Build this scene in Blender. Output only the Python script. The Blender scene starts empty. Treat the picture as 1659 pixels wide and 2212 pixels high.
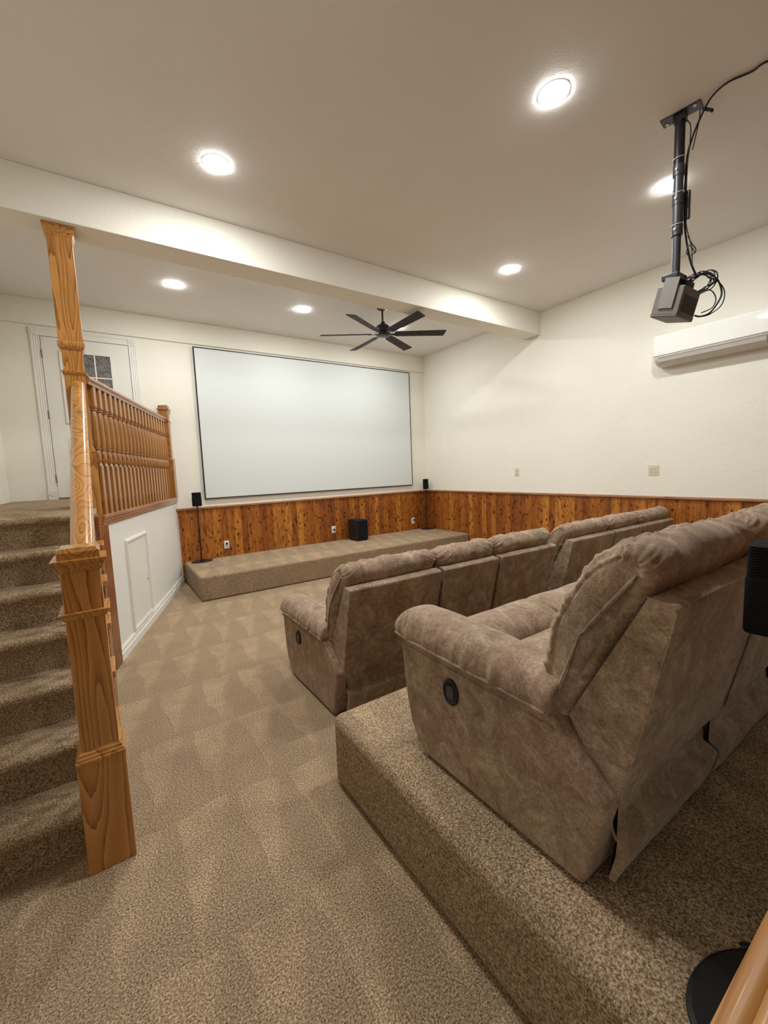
import bpy, bmesh, math, random
from mathutils import Vector, Matrix, noise
random.seed(7)
S = bpy.context.scene
C = S.collection
PI = math.pi

# ------------------------------------------------------------ camera, world, exposure
def setup_camera():
    f, yaw, pitch, roll = 897.19, math.radians(33.854), math.radians(5.844), math.radians(-2.246)
    fw = Vector((math.sin(yaw)*math.cos(pitch), math.cos(yaw)*math.cos(pitch), -math.sin(pitch)))
    rt = Vector((math.cos(yaw), -math.sin(yaw), 0)); up = rt.cross(fw)
    R = rt*math.cos(roll) + up*math.sin(roll); U = -rt*math.sin(roll) + up*math.cos(roll)
    cam = bpy.data.cameras.new('camera'); o = bpy.data.objects.new('camera', cam); C.objects.link(o)
    cam.sensor_fit = 'VERTICAL'; cam.sensor_height = 36; cam.lens = f/2212*36
    cam.clip_start = 0.02
    m = Matrix((R, U, -fw)).transposed().to_4x4(); m.translation = Vector((-5.6408, -6.7643, 1.5757))
    o.matrix_world = m; S.camera = o
setup_camera()
W = bpy.data.worlds.new('world'); S.world = W; W.use_nodes = True
W.node_tree.nodes['Background'].inputs[0].default_value = (0.9, 0.8, 0.7, 1)
W.node_tree.nodes['Background'].inputs[1].default_value = 0.02
S.view_settings.view_transform = 'Standard'; S.view_settings.look = 'None'
S.view_settings.gamma = 1; S.view_settings.use_curve_mapping = False
S.view_settings.exposure = 0.0
LAMP_STRENGTH = 435.0
LAMP_COLOR = (0.98, 1.0, 0.975)
LIGHTS = [(-4.76, -3.45), (-3.15, -3.44), (-1.52, -3.43), (-3.15, -5.09), (-1.54, -5.07), (-4.76, -5.08),
          (-4.75, -1.21), (-3.14, -1.21), (-1.52, -1.21)]
LIGHTS = [l for l in LIGHTS if l != (-3.15, -3.44)]

# ------------------------------------------------------------ dimensions
HC = 3.819      # ceiling
HL = 3.511      # lower edge of the upper wall band on the screen wall
HCAP = 1.119    # top of the panelling cap
LAND = 1.357
XL = -6.60      # left wall
YR = -7.7       # rear wall, out of view, pulled in to lessen bounce light
DA = Vector((-4.775, 0.0)); DB = Vector((-5.655, -2.60))     # low diagonal wall
DT = (DB-DA).normalized(); DN = Vector((-DT.y, DT.x))         # DN points to the seats
if DN.x < 0: DN = -DN
DL = (DB-DA).length

# ------------------------------------------------------------ materials
def new_mat(name, rough=0.5, spec=0.5):
    m = bpy.data.materials.new(name); m.use_nodes = True
    nt = m.node_tree; b = nt.nodes['Principled BSDF']
    b.inputs['Roughness'].default_value = rough
    b.inputs['Specular IOR Level'].default_value = spec
    return m, nt, b
def N(nt, t, **kw):
    n = nt.nodes.new(t)
    for k, v in kw.items():
        if k.startswith('i_'):
            key = k[2:]
            n.inputs[int(key) if key.isdigit() else key.replace('_', ' ')].default_value = v
        else: setattr(n, k, v)
    return n
def ramp(nt, fac, stops):
    r = nt.nodes.new('ShaderNodeValToRGB')
    e = r.color_ramp.elements
    while len(e) < len(stops): e.new(0.5)
    for el, (p, c) in zip(e, stops): el.position = p; el.color = (*c, 1) if len(c) == 3 else c
    nt.links.new(fac, r.inputs[0]); return r
def math_(nt, op, a, b=None, c=None):
    n = nt.nodes.new('ShaderNodeMath'); n.operation = op
    for i, v in enumerate((a, b, c)):
        if v is None: continue
        if isinstance(v, (int, float)): n.inputs[i].default_value = v
        else: nt.links.new(v, n.inputs[i])
    return n.outputs[0]
def bump(nt, b, h, strength=0.3, dist=0.01):
    n = N(nt, 'ShaderNodeBump'); n.inputs['Strength'].default_value = strength; n.inputs['Distance'].default_value = dist
    nt.links.new(h, n.inputs['Height']); nt.links.new(n.outputs[0], b.inputs['Normal'])
def coords(nt, scale=(1, 1, 1), rot=(0, 0, 0), loc=(0, 0, 0), kind='Object'):
    tc = N(nt, 'ShaderNodeTexCoord'); mp = N(nt, 'ShaderNodeMapping')
    mp.inputs['Scale'].default_value = scale; mp.inputs['Rotation'].default_value = rot; mp.inputs['Location'].default_value = loc
    nt.links.new(tc.outputs[kind], mp.inputs[0]); return mp.outputs[0]
def noise_(nt, vec, scale, detail=3, rough=0.5, dist=0.0):
    n = N(nt, 'ShaderNodeTexNoise'); n.inputs['Scale'].default_value = scale; n.inputs['Detail'].default_value = detail
    n.inputs['Roughness'].default_value = rough; n.inputs['Distortion'].default_value = dist
    nt.links.new(vec, n.inputs['Vector']); return n.outputs['Fac']
def mixc(nt, fac, a, b, blend='MIX'):
    n = N(nt, 'ShaderNodeMix', data_type='RGBA', blend_type=blend)
    for i, v in ((0, fac), (6, a), (7, b)):
        if isinstance(v, (int, float)): n.inputs[i].default_value = v
        elif isinstance(v, tuple): n.inputs[i].default_value = (*v, 1)
        else: nt.links.new(v, n.inputs[i])
    return n.outputs[2]

def plain(name, col, rough=0.5, spec=0.5, metal=0.0, nscale=60, var=0.06, bstr=0.05):
    m, nt, b = new_mat(name, rough, spec)
    v = coords(nt); n = noise_(nt, v, nscale, 3)
    d = tuple(max(0, c*(1-var)) for c in col); l = tuple(min(1, c*(1+var)) for c in col)
    r = ramp(nt, n, [(0.3, d), (0.7, l)])
    nt.links.new(r.outputs[0], b.inputs['Base Color']); b.inputs['Metallic'].default_value = metal
    if bstr: bump(nt, b, n, bstr, 0.002)
    return m
def mat_plaster(name, col, sc=34, bs=0.35):
    m, nt, b = new_mat(name, 0.75, 0.25)
    v = coords(nt)
    n = noise_(nt, v, sc, 5, 0.6, 0.4); n2 = noise_(nt, v, 3, 3)
    r = ramp(nt, n2, [(0.25, tuple(c*0.97 for c in col)), (0.75, col)])
    nt.links.new(r.outputs[0], b.inputs['Base Color'])
    r2 = ramp(nt, n, [(0.42, (0, 0, 0)), (0.6, (1, 1, 1))])
    bump(nt, b, r2.outputs[0], bs, 0.0016)
    return m
def mat_carpet(name='carpet', tracks=True):
    m, nt, b = new_mat(name, 0.95, 0.1)
    v = coords(nt)
    n = noise_(nt, v, 150, 2, 0.7); n3 = noise_(nt, v, 420, 2, 0.6)
    s = math_(nt, 'ADD', math_(nt, 'MULTIPLY', n, 0.68), math_(nt, 'MULTIPLY', n3, 0.32))
    r = ramp(nt, s, [(0.37, (0.110, 0.062, 0.030)), (0.465, (0.290, 0.200, 0.118)), (0.54, (0.455, 0.335, 0.218)), (0.64, (0.73, 0.58, 0.405))])
    col = r.outputs[0]
    n2 = noise_(nt, v, 5, 4, 0.6)
    # vacuum-cleaner tracks: the pile lies in wedges
    sx = N(nt, 'ShaderNodeSeparateXYZ'); nt.links.new(v, sx.inputs[0])
    wob = noise_(nt, v, 2.3, 2)
    x = math_(nt, 'ADD', sx.outputs[0], math_(nt, 'MULTIPLY', wob, 0.16)); y = math_(nt, 'ADD', sx.outputs[1], math_(nt, 'MULTIPLY', wob, 0.22))
    band = math_(nt, 'DIVIDE', y, 0.66); fb = math_(nt, 'FRACT', band)
    ib = math_(nt, 'FLOOR', band)
    xs = math_(nt, 'ADD', math_(nt, 'DIVIDE', x, 0.27), math_(nt, 'MULTIPLY', ib, 0.37))
    fx = math_(nt, 'FRACT', xs)
    w = math_(nt, 'LESS_THAN', fx, math_(nt, 'MULTIPLY', fb, 0.85))
    soft = N(nt, 'ShaderNodeMapRange'); soft.inputs[1].default_value = -0.02; soft.inputs[2].default_value = 0.14
    nt.links.new(math_(nt, 'SUBTRACT', math_(nt, 'MULTIPLY', fb, 0.85), fx), soft.inputs[0])
    k = math_(nt, 'MULTIPLY', soft.outputs[0], ramp(nt, n2, [(0.35, (0.45,)*3), (0.6, (1,)*3)]).outputs[0])
    geo = N(nt, 'ShaderNodeNewGeometry'); sg = N(nt, 'ShaderNodeSeparateXYZ'); nt.links.new(geo.outputs['True Normal'], sg.inputs[0])
    k = math_(nt, 'MULTIPLY', k, math_(nt, 'GREATER_THAN', sg.outputs[2], 0.8))
    fac = math_(nt, 'ADD', 0.87, math_(nt, 'MULTIPLY', k, 0.20 if tracks else 0.0))
    fac = math_(nt, 'ADD', fac, math_(nt, 'MULTIPLY', math_(nt, 'SUBTRACT', n2, 0.5), 0.34))
    cc = N(nt, 'ShaderNodeCombineXYZ')
    for i in range(3): nt.links.new(fac, cc.inputs[i])
    col = mixc(nt, 1.0, col, cc.outputs[0], 'MULTIPLY')
    nt.links.new(col, b.inputs['Base Color'])
    b.inputs['Sheen Weight'].default_value = 0.06; b.inputs['Sheen Roughness'].default_value = 0.6
    b.inputs['Sheen Tint'].default_value = (0.9, 0.75, 0.55, 1)
    bump(nt, b, s, 0.7, 0.006)
    return m
def mat_suede():
    m, nt, b = new_mat('suede_fabric', 0.85, 0.2)
    v = coords(nt)
    big = noise_(nt, v, 9, 7, 0.72, 0.9); mid = noise_(nt, v, 38, 5, 0.75, 1.6); fine = noise_(nt, v, 190, 2, 0.6); tint = noise_(nt, v, 4.5, 3)
    s = math_(nt, 'ADD', math_(nt, 'ADD', math_(nt, 'MULTIPLY', big, 0.50), math_(nt, 'MULTIPLY', mid, 0.34)), math_(nt, 'MULTIPLY', fine, 0.16))
    r = ramp(nt, s, [(0.40, (0.175, 0.112, 0.075)), (0.50, (0.300, 0.213, 0.150)), (0.60, (0.47, 0.36, 0.27))])
    r2 = ramp(nt, tint, [(0.4, (1.04, 0.97, 0.96)), (0.6, (0.97, 1.0, 0.93))])
    nt.links.new(mixc(nt, 1.0, r.outputs[0], r2.outputs[0], 'MULTIPLY'), b.inputs['Base Color'])
    b.inputs['Sheen Weight'].default_value = 0.35; b.inputs['Sheen Roughness'].default_value = 0.5
    b.inputs['Sheen Tint'].default_value = (0.9, 0.8, 0.68, 1)
    bump(nt, b, math_(nt, 'ADD', math_(nt, 'MULTIPLY', mid, 0.5), math_(nt, 'MULTIPLY', fine, 0.3)), 0.35, 0.006)
    return m
def mat_oak(name='oak', dark=(0.225, 0.082, 0.017), mid=(0.44, 0.185, 0.042), light=(0.60, 0.29, 0.078), loc=(0.07, 0.11, 0), axis='Z', rough=0.28, coat=0.35):
    m, nt, b = new_mat(name, rough, 0.5)
    sc = {'Z': (1, 1, 0.13), 'X': (0.13, 1, 1), 'Y': (1, 0.13, 1)}[axis]
    v = coords(nt, sc, loc=loc)
    big = noise_(nt, v, 5.2, 1.0, 0.4, 0.25); fn = noise_(nt, v, 40, 2, 0.5)
    cont = math_(nt, 'FRACT', math_(nt, 'ADD', math_(nt, 'MULTIPLY', big, 21.0), math_(nt, 'MULTIPLY', fn, 0.55)))
    scf = {'Z': (260, 260, 7), 'X': (7, 260, 260), 'Y': (260, 7, 260)}[axis]
    pores = noise_(nt, coords(nt, scf), 1, 2, 0.6)
    v2 = noise_(nt, coords(nt), 2.2, 2)
    s = math_(nt, 'ADD', math_(nt, 'MULTIPLY', cont, 0.62), math_(nt, 'MULTIPLY', pores, 0.46))
    r = ramp(nt, s, [(0.20, dark), (0.40, mid), (0.92, light)])
    c = mixc(nt, 1.0, r.outputs[0], ramp(nt, v2, [(0.3, (0.86,)*3), (0.7, (1.08,)*3)]).outputs[0], 'MULTIPLY')
    nt.links.new(c, b.inputs['Base Color'])
    b.inputs['Coat Weight'].default_value = coat; b.inputs['Coat Roughness'].default_value = 0.12
    bump(nt, b, pores, 0.08, 0.001)
    return m
def mat_cedar():
    m, nt, b = new_mat('knotty_cedar', 0.38, 0.45)
    v = coords(nt); sx = N(nt, 'ShaderNodeSeparateXYZ'); nt.links.new(v, sx.inputs[0])
    u = math_(nt, 'ADD', sx.outputs[0], sx.outputs[1])
    pk = math_(nt, 'FLOOR', math_(nt, 'DIVIDE', u, 0.105))
    wn = N(nt, 'ShaderNodeTexWhiteNoise', noise_dimensions='1D'); nt.links.new(pk, wn.inputs['W'])
    cb = N(nt, 'ShaderNodeCombineXYZ'); nt.links.new(u, cb.inputs[0]); nt.links.new(math_(nt, 'MULTIPLY', wn.outputs['Value'], 9.0), cb.inputs[1]); nt.links.new(sx.outputs[2], cb.inputs[2])
    def sc(vec, s):
        n = N(nt, 'ShaderNodeVectorMath', operation='MULTIPLY'); nt.links.new(vec, n.inputs[0]); n.inputs[1].default_value = s; return n.outputs[0]
    grain = noise_(nt, sc(cb.outputs[0], (46, 1, 2.6)), 1, 4, 0.6, 1.2)
    vo = N(nt, 'ShaderNodeTexVoronoi', feature='F1'); vo.inputs['Scale'].default_value = 1.0
    nt.links.new(sc(cb.outputs[0], (12.5, 3.1, 9.0)), vo.inputs['Vector'])
    knot = ramp(nt, math_(nt, 'ADD', vo.outputs['Distance'], math_(nt, 'MULTIPLY', grain, 0.1)), [(0.15, (0.14, 0.09, 0.07)), (0.22, (0.45, 0.38, 0.34)), (0.33, (1, 1, 1))])
    blot = noise_(nt, sc(cb.outputs[0], (14, 3, 5)), 1, 4, 0.7, 1.5)
    base = ramp(nt, wn.outputs['Value'], [(0.0, (0.25, 0.075, 0.014)), (0.35, (0.33, 0.105, 0.016)), (0.75, (0.42, 0.145, 0.022)), (1.0, (0.56, 0.24, 0.040))])
    c = mixc(nt, 1.0, base.outputs[0], ramp(nt, grain, [(0.3, (0.62, 0.56, 0.5)), (0.6, (1.12, 1.12, 1.1))]).outputs[0], 'MULTIPLY')
    c = mixc(nt, 1.0, c, ramp(nt, blot, [(0.36, (0.5, 0.42, 0.38)), (0.5, (1, 1, 1))]).outputs[0], 'MULTIPLY')
    c = mixc(nt, 1.0, c, knot.outputs[0], 'MULTIPLY')
    nt.links.new(c, b.inputs['Base Color'])
    bump(nt, b, grain, 0.1, 0.002)
    return m
def mat_blade():
    m, nt, b = new_mat('dark_walnut_blade', 0.6, 0.3)
    n = noise_(nt, coords(nt, (6, 70, 70)), 1, 3)
    r = ramp(nt, n, [(0.3, (0.018, 0.012, 0.010)), (0.7, (0.055, 0.040, 0.033))])
    nt.links.new(r.outputs[0], b.inputs['Base Color']); return m
def mat_emit(name, col, st):
    m = bpy.data.materials.new(name); m.use_nodes = True; nt = m.node_tree
    nt.nodes.remove(nt.nodes['Principled BSDF'])
    e = N(nt, 'ShaderNodeEmission'); e.inputs[0].default_value = (*col, 1); e.inputs[1].default_value = st
    nt.links.new(e.outputs[0], nt.nodes['Material Output'].inputs[0]); return m

M = {}
M['wall'] = mat_plaster('cream_plaster', (0.85, 0.825, 0.735))
M['ceil'] = mat_plaster('ceiling_plaster', (0.815, 0.79, 0.755), 70, 0.15)
M['white'] = plain('white_paint', (0.80, 0.785, 0.73), 0.5, 0.4, var=0.02)
M['lowwall'] = mat_plaster('white_plaster', (0.785, 0.78, 0.735), 22, 0.12)
M['carpet'] = mat_carpet(); M['carpet_plain'] = mat_carpet('carpet_steps', False)
M['suede'] = mat_suede()
M['oak'] = mat_oak(); M['oak_b'] = mat_oak('oak_panel', loc=(-0.02, 0.16, 0.3)); M['oak_x'] = mat_oak('oak_rail_grain', axis='Y', loc=(0.05, 0, 0.08))
M['oak_red'] = mat_oak('oak_cap', (0.22, 0.090, 0.038), (0.36, 0.165, 0.080), (0.46, 0.235, 0.125), axis='X')
M['oak_redy'] = mat_oak('oak_cap_side', (0.22, 0.090, 0.038), (0.36, 0.165, 0.080), (0.46, 0.235, 0.125), axis='Y')
M['oak_bal'] = mat_oak('oak_baluster', (0.17, 0.062, 0.013), (0.33, 0.135, 0.030), (0.44, 0.200, 0.052), loc=(0.03, 0.05, 0.1))
M['cedar'] = mat_cedar()
M['dkwood'] = mat_oak('stained_board', (0.11, 0.030, 0.007), (0.21, 0.060, 0.012), (0.29, 0.095, 0.020), rough=0.4)
M['screen'] = plain('screen_fabric', (0.70, 0.735, 0.73), 0.8, 0.2, var=0.01, bstr=0)
M['black'] = plain('black_plastic', (0.012, 0.012, 0.014), 0.45, 0.4, var=0.1)
M['cloth'] = plain('black_grille_cloth', (0.010, 0.010, 0.012), 0.9, 0.15, nscale=500, var=0.4, bstr=0.3)
M['blackm'] = plain('black_metal', (0.02, 0.02, 0.024), 0.35, 0.5, metal=0.3, var=0.1)
M['polem'] = plain('dark_grey_metal', (0.055, 0.055, 0.062), 0.4, 0.5, metal=0.2, var=0.1)
M['grey'] = plain('grey_plastic', (0.17, 0.155, 0.14), 0.5, 0.4, var=0.03)
M['dgrey'] = plain('vent_grey', (0.05, 0.045, 0.038), 0.6, 0.3, nscale=400, var=0.4)
M['tie'] = plain('white_nylon', (0.75, 0.73, 0.68), 0.5)
M['ac'] = plain('glossy_white_plastic', (0.86, 0.85, 0.82), 0.08, 0.5, var=0.01, bstr=0)
M['acg'] = plain('louvre_plastic', (0.62, 0.59, 0.54), 0.4, 0.4, var=0.02)
M['ivory'] = plain('ivory_plastic', (0.66, 0.60, 0.45), 0.4, 0.4, var=0.02)
M['plate'] = plain('white_plastic', (0.82, 0.80, 0.74), 0.35, 0.4, var=0.02)
M['slot'] = plain('dark_slot', (0.03, 0.028, 0.025), 0.7, 0.2)
M['glass'] = plain('frosted_dark_glass', (0.16, 0.155, 0.15), 0.25, 0.6, nscale=45, var=0.55, bstr=0.3)
M['blade'] = mat_blade()
M['lamp'] = mat_emit('lit_lens', LAMP_COLOR, LAMP_STRENGTH)
M['lamp_trim'] = plain('lamp_trim_white', (0.85, 0.82, 0.76), 0.4)

# ------------------------------------------------------------ mesh helpers
def bx(bm, x0, x1, y0, y1, z0, z1, mat=None):
    vs = [Vector((x, y, z)) for x in (x0, x1) for y in (y0, y1) for z in (z0, z1)]
    if mat is not None: vs = [mat @ v for v in vs]
    v = [bm.verts.new(p) for p in vs]
    for f in ((0, 1, 3, 2), (4, 6, 7, 5), (0, 4, 5, 1), (2, 3, 7, 6), (0, 2, 6, 4), (1, 5, 7, 3)):
        bm.faces.new([v[i] for i in f])
def box(x0, x1, y0, y1, z0, z1, mat=None):
    bm = bmesh.new(); bx(bm, x0, x1, y0, y1, z0, z1, mat); return bm
def prism(bm, pts, fn, a, b):
    """polygon pts (p,q) swept from a to b; fn(p,q,t)->xyz"""
    A = [bm.verts.new(fn(p, q, a)) for p, q in pts]; B = [bm.verts.new(fn(p, q, b)) for p, q in pts]
    n = len(pts)
    for i in range(n): bm.faces.new((A[i], A[(i+1) % n], B[(i+1) % n], B[i]))
    bm.faces.new(A[::-1]); bm.faces.new(B)
def loft(bm, secs, caps=True):
    rings = [[bm.verts.new(p) for p in s] for s in secs]
    n = len(secs[0])
    for a, b in zip(rings, rings[1:]):
        for i in range(n): bm.faces.new((a[i], a[(i+1) % n], b[(i+1) % n], b[i]))
    if caps:
        for r in (rings[0], rings[-1]):
            c = bm.verts.new(sum((v.co for v in r), Vector())/n)
            for i in range(n): bm.faces.new((c, r[i], r[(i+1) % n]))
def lathe(bm, prof, org=(0, 0, 0), seg=24, axis='Z'):
    """prof: (r,h)"""
    o = Vector(org); rings = []
    for r, h in prof:
        ring = []
        for i in range(seg):
            a = 2*PI*i/seg; c, s = r*math.cos(a), r*math.sin(a)
            p = {'Z': (c, s, h), 'X': (h, c, s), 'Y': (c, h, s)}[axis]
            ring.append(bm.verts.new(o+Vector(p)))
        rings.append(ring)
    for a, b in zip(rings, rings[1:]):
        for i in range(seg): bm.faces.new((a[i], a[(i+1) % seg], b[(i+1) % seg], b[i]))
    bm.faces.new(rings[0][::-1]); bm.faces.new(rings[-1])
def catmull(pts, per=8, closed=False):
    P = [Vector(p) for p in pts]; n = len(P); out = []
    for i in range(n if closed else n-1):
        g = lambda k: P[k % n] if closed else P[max(0, min(n-1, k))]
        p0, p1, p2, p3 = g(i-1), g(i), g(i+1), g(i+2)
        for j in range(per):
            t = j/per
            out.append(0.5*((2*p1)+(p2-p0)*t+(2*p0-5*p1+4*p2-p3)*t*t+(3*p1-p0-3*p2+p3)*t**3))
    if not closed: out.append(P[-1])
    return out
def tube(bm, pts, r, seg=8, per=6, smooth=True):
    P = catmull(pts, per) if smooth else [Vector(p) for p in pts]
    secs = []; ref = Vector((0, 0, 1))
    nrm = None
    for i, p in enumerate(P):
        t = (P[min(i+1, len(P)-1)]-P[max(i-1, 0)])
        if t.length < 1e-7: t = Vector((0, 0, 1))
        t.normalize()
        if nrm is None:
            nrm = t.orthogonal().normalized()
        nrm = (nrm - t*nrm.dot(t))
        if nrm.length < 1e-6: nrm = t.orthogonal()
        nrm.normalize(); b = t.cross(nrm)
        secs.append([p+(nrm*math.cos(2*PI*k/seg)+b*math.sin(2*PI*k/seg))*r for k in range(seg)])
    loft(bm, secs)
def obj(name, bm, mat, parent=None, bevel=0.0, smooth=False, seg=2):
    bmesh.ops.recalc_face_normals(bm, faces=bm.faces[:])
    me = bpy.data.meshes.new(name); bm.to_mesh(me); bm.free()
    if smooth:
        for p in me.polygons: p.use_smooth = True
    o = bpy.data.objects.new(name, me); C.objects.link(o); me.materials.append(M[mat] if isinstance(mat, str) else mat)
    if parent is not None: o.parent = parent
    if bevel:
        md = o.modifiers.new('bevel', 'BEVEL'); md.width = bevel; md.segments = seg; md.limit_method = 'ANGLE'; md.angle_limit = math.radians(35)
        md.harden_normals = False
    return o
def shade_auto(o, ang=35):
    me = o.data
    for p in me.polygons: p.use_smooth = True
    bm = bmesh.new(); bm.from_mesh(me)
    for e in bm.edges:
        if len(e.link_faces) == 2 and e.calc_face_angle(0) > math.radians(ang): e.smooth = False
    bm.to_mesh(me); bm.free(); return o
def struct(name, bm, mat, bevel=0.0, parent=None):
    o = obj(name, bm, mat, parent, bevel)
    if parent is None: o['kind'] = 'structure'
    return o
def thing(name, label, cat, loc=(0, 0, 0), rotz=0, group=None):
    o = bpy.data.objects.new(name, None); C.objects.link(o); o.location = loc; o.rotation_euler = (0, 0, rotz)
    o.empty_display_size = 0.1
    o['label'] = label; o['category'] = cat
    if group: o['group'] = group
    return o
def tag(o, label, cat, group=None):
    o['label'] = label; o['category'] = cat
    if group: o['group'] = group
    return o
def dup(root, loc, label, rotz=None, group=None):
    r = root.copy(); C.objects.link(r); r.location = loc
    if rotz is not None: r.rotation_euler = (0, 0, rotz)
    r['label'] = label
    if group: r['group'] = group
    for ch in list(root.children):
        c = ch.copy(); C.objects.link(c); c.parent = r
        for g in ch.children:
            d = g.copy(); C.objects.link(d); d.parent = c
    return r
def frustum_ring(bm, cx, cy, levels):
    """square section stack: levels (half width x, half width y, z)"""
    secs = [[Vector((cx-a, cy-b, z)), Vector((cx+a, cy-b, z)), Vector((cx+a, cy+b, z)), Vector((cx-a, cy+b, z))] for a, b, z in levels]
    loft(bm, secs)

# ------------------------------------------------------------ room shell
T = 0.12
struct('floor', box(XL-T, T, YR-T, T, -0.1, 0), 'carpet')
struct('ceiling', box(XL-T, T, YR-T, T, HC, HC+0.1), 'ceil')
struct('wall_screen', box(XL-T, T, 0, T, 0, HC), 'wall')
struct('wall_right', box(0, T, YR-T, T, 0, HC), 'wall')
struct('wall_left', box(XL-T, XL, YR-T, T, 0, HC), 'wall')
struct('wall_rear', box(XL-T, T, YR-T, YR, 0, HC), 'dkwood')  # unseen wall, given dark wood to cut the fill light behind the seats
struct('trim_1', box(XL, 0, -0.022, 0, HL, HC), 'wall', 0.004)                 # upper wall band over the screen
struct('ceiling_beam', box(XL, 0, -2.760, -2.470, 3.494, HC), 'wall', 0.006)
# small furring strip under the beam end on the right wall
# diagonal low wall under the balustrade
def dpt(t, off, z):
    p = DA + DT*t + DN*off; return Vector((p.x, p.y, z))
def dbox(bm, t0, t1, o0, o1, z0, z1):
    vs = [dpt(t, o, z) for t in (t0, t1) for o in (o0, o1) for z in (z0, z1)]
    v = [bm.verts.new(p) for p in vs]
    for f in ((0, 1, 3, 2), (4, 6, 7, 5), (0, 4, 5, 1), (2, 3, 7, 6), (0, 2, 6, 4), (1, 5, 7, 3)): bm.faces.new([v[i] for i in f])
bm = bmesh.new(); dbox(bm, 0.0, DL+0.0, -0.10, 0, 0, 1.20); struct('wall_low', bm, 'lowwall')
bm = bmesh.new()
dbox(bm, 0, DL-0.01, 0, 0.014, 0, 0.105); dbox(bm, 0, DL-0.01, 0.014, 0.022, 0, 0.070); dbox(bm, 0, DL-0.01, 0, 0.008, 0.105, 0.118)
struct('baseboard_low', bm, 'white', 0.003)
# landing slab
bm = bmesh.new()
poly = [(XL, -3.30), (-5.70, -3.30), (-5.70, -2.62), (dpt(DL, -0.10, 0).x, dpt(DL, -0.10, 0).y), (dpt(0, -0.10, 0).x, 0), (XL, 0)]
prism(bm, poly, lambda p, q, t: Vector((p, q, t)), 0.0, LAND)
struct('floor_landing', bm, 'carpet_plain', 0.012)

# wainscot boards with v grooves
def planks(axis, a, b, front):
    bm = bmesh.new(); w = 0.105; g = 0.004; d = 0.004
    prof = [(a, 0)]; k = math.ceil(a/w)
    prof.append((a, front))
    while k*w < b:
        x = k*w
        if x-g > a and x+g < b: prof += [(x-g, front), (x, front-d), (x+g, front)]
        k += 1
    prof += [(b, front), (b, 0)]
    if axis == 'X': prism(bm, prof, lambda p, q, t: Vector((p, -q, t)), 0.0, HCAP-0.03)
    else: prism(bm, prof, lambda p, q, t: Vector((-q, p, t)), 0.0, HCAP-0.03)
    return bm
struct('trim_2', planks('X', -4.765, 0, 0.020), 'cedar')
struct('trim_3', planks('Y', -6.5, -0.02, 0.020), 'cedar')
capprof = [(0, HCAP-0.032), (0.036, HCAP-0.032), (0.044, HCAP-0.026), (0.044, HCAP-0.008), (0.036, HCAP), (0, HCAP)]
bm = bmesh.new(); prism(bm, capprof, lambda p, q, t: Vector((t, -p, q)), -4.81, 0.0); struct('trim_4', bm, 'oak_red')
bm = bmesh.new(); prism(bm, capprof, lambda p, q, t: Vector((-p, t, q)), -6.5, -0.03); struct('trim_5', bm, 'oak_redy')

# ------------------------------------------------------------ door with casing on the landing
DX0, DX1, DZ0, DZ1 = -6.123, -5.193, LAND+0.02, 3.381
leaf = bmesh.new()
bx(leaf, DX0, DX1, -0.012, 0.0, DZ0, DZ1)
GX0, GX1, GZ0, GZ1 = -5.955, -5.385, 2.32, 3.235
door = struct('door_1', leaf, 'white', 0.002)
bm = bmesh.new()
for (x0, x1, z0, z1) in ((GX0, GX1, GZ1-0.03, GZ1), (GX0, GX1, GZ0, GZ0+0.03), (GX0, GX0+0.03, GZ0+0.03, GZ1-0.03), (GX1-0.03, GX1, GZ0+0.03, GZ1-0.03)):
    bx(bm, x0, x1, -0.026, -0.012, z0, z1)
obj('window_frame', bm, 'white', door, 0.003)
obj('pane', box(GX0+0.03, GX1-0.03, -0.014, -0.0125, GZ0+0.03, GZ1-0.03), 'glass', door)
bm = bmesh.new()
for k in (1, 2):
    x = GX0+0.03+(GX1-GX0-0.06)*k/3; bx(bm, x-0.008, x+0.008, -0.022, -0.014, GZ0+0.03, GZ1-0.03)
    z = GZ0+0.03+(GZ1-GZ0-0.06)*k/3; bx(bm, GX0+0.03, GX1-0.03, -0.021, -0.014, z-0.008, z+0.008)
obj('muntins', bm, 'white', door)
for (x0, x1) in ((-5.955, -5.70), (-5.63, -5.385)):
    bm = bmesh.new(); z0, z1 = 1.53, 2.13
    for a, b, c, d in ((x0, x1, z1-0.02, z1), (x0, x1, z0, z0+0.02), (x0, x0+0.02, z0+0.02, z1-0.02), (x1-0.02, x1, z0+0.02, z1-0.02)): bx(bm, a, b, -0.018, -0.012, c, d)
    obj('panel_moulding', bm, 'white', door, 0.003)
for z in (1.62, 2.42, 3.17):
    obj('hinge', box(DX0-0.012, DX0+0.004, -0.020, -0.008, z-0.05, z+0.05), 'grey', door, 0.002)
bm = bmesh.new(); lathe(bm, [(0.012, 0), (0.012, -0.03), (0.027, -0.04), (0.03, -0.055), (0.02, -0.07), (0.002, -0.072)], (DX1-0.07, -0.012, 2.30), 20, 'Y')
obj('door_knob', bm, 'polem', door, 0, True)
obj('gap_shadow_strip', box(DX0-0.0045, DX0, -0.006, -0.0005, DZ0, DZ1+0.0045), 'slot', door)  # dark strips stand in for the shadow in the gap around the leaf
obj('gap_shadow_strip', box(DX0, DX1, -0.006, -0.0005, DZ1, DZ1+0.0045), 'slot', door)
obj('gap_shadow_strip', box(DX1, DX1+0.0045, -0.006, -0.0005, DZ0, DZ1+0.0045), 'slot', door)
obj('sweep', box(DX0, DX1, -0.016, -0.0005, LAND+0.004, DZ0), 'grey', door)
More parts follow.
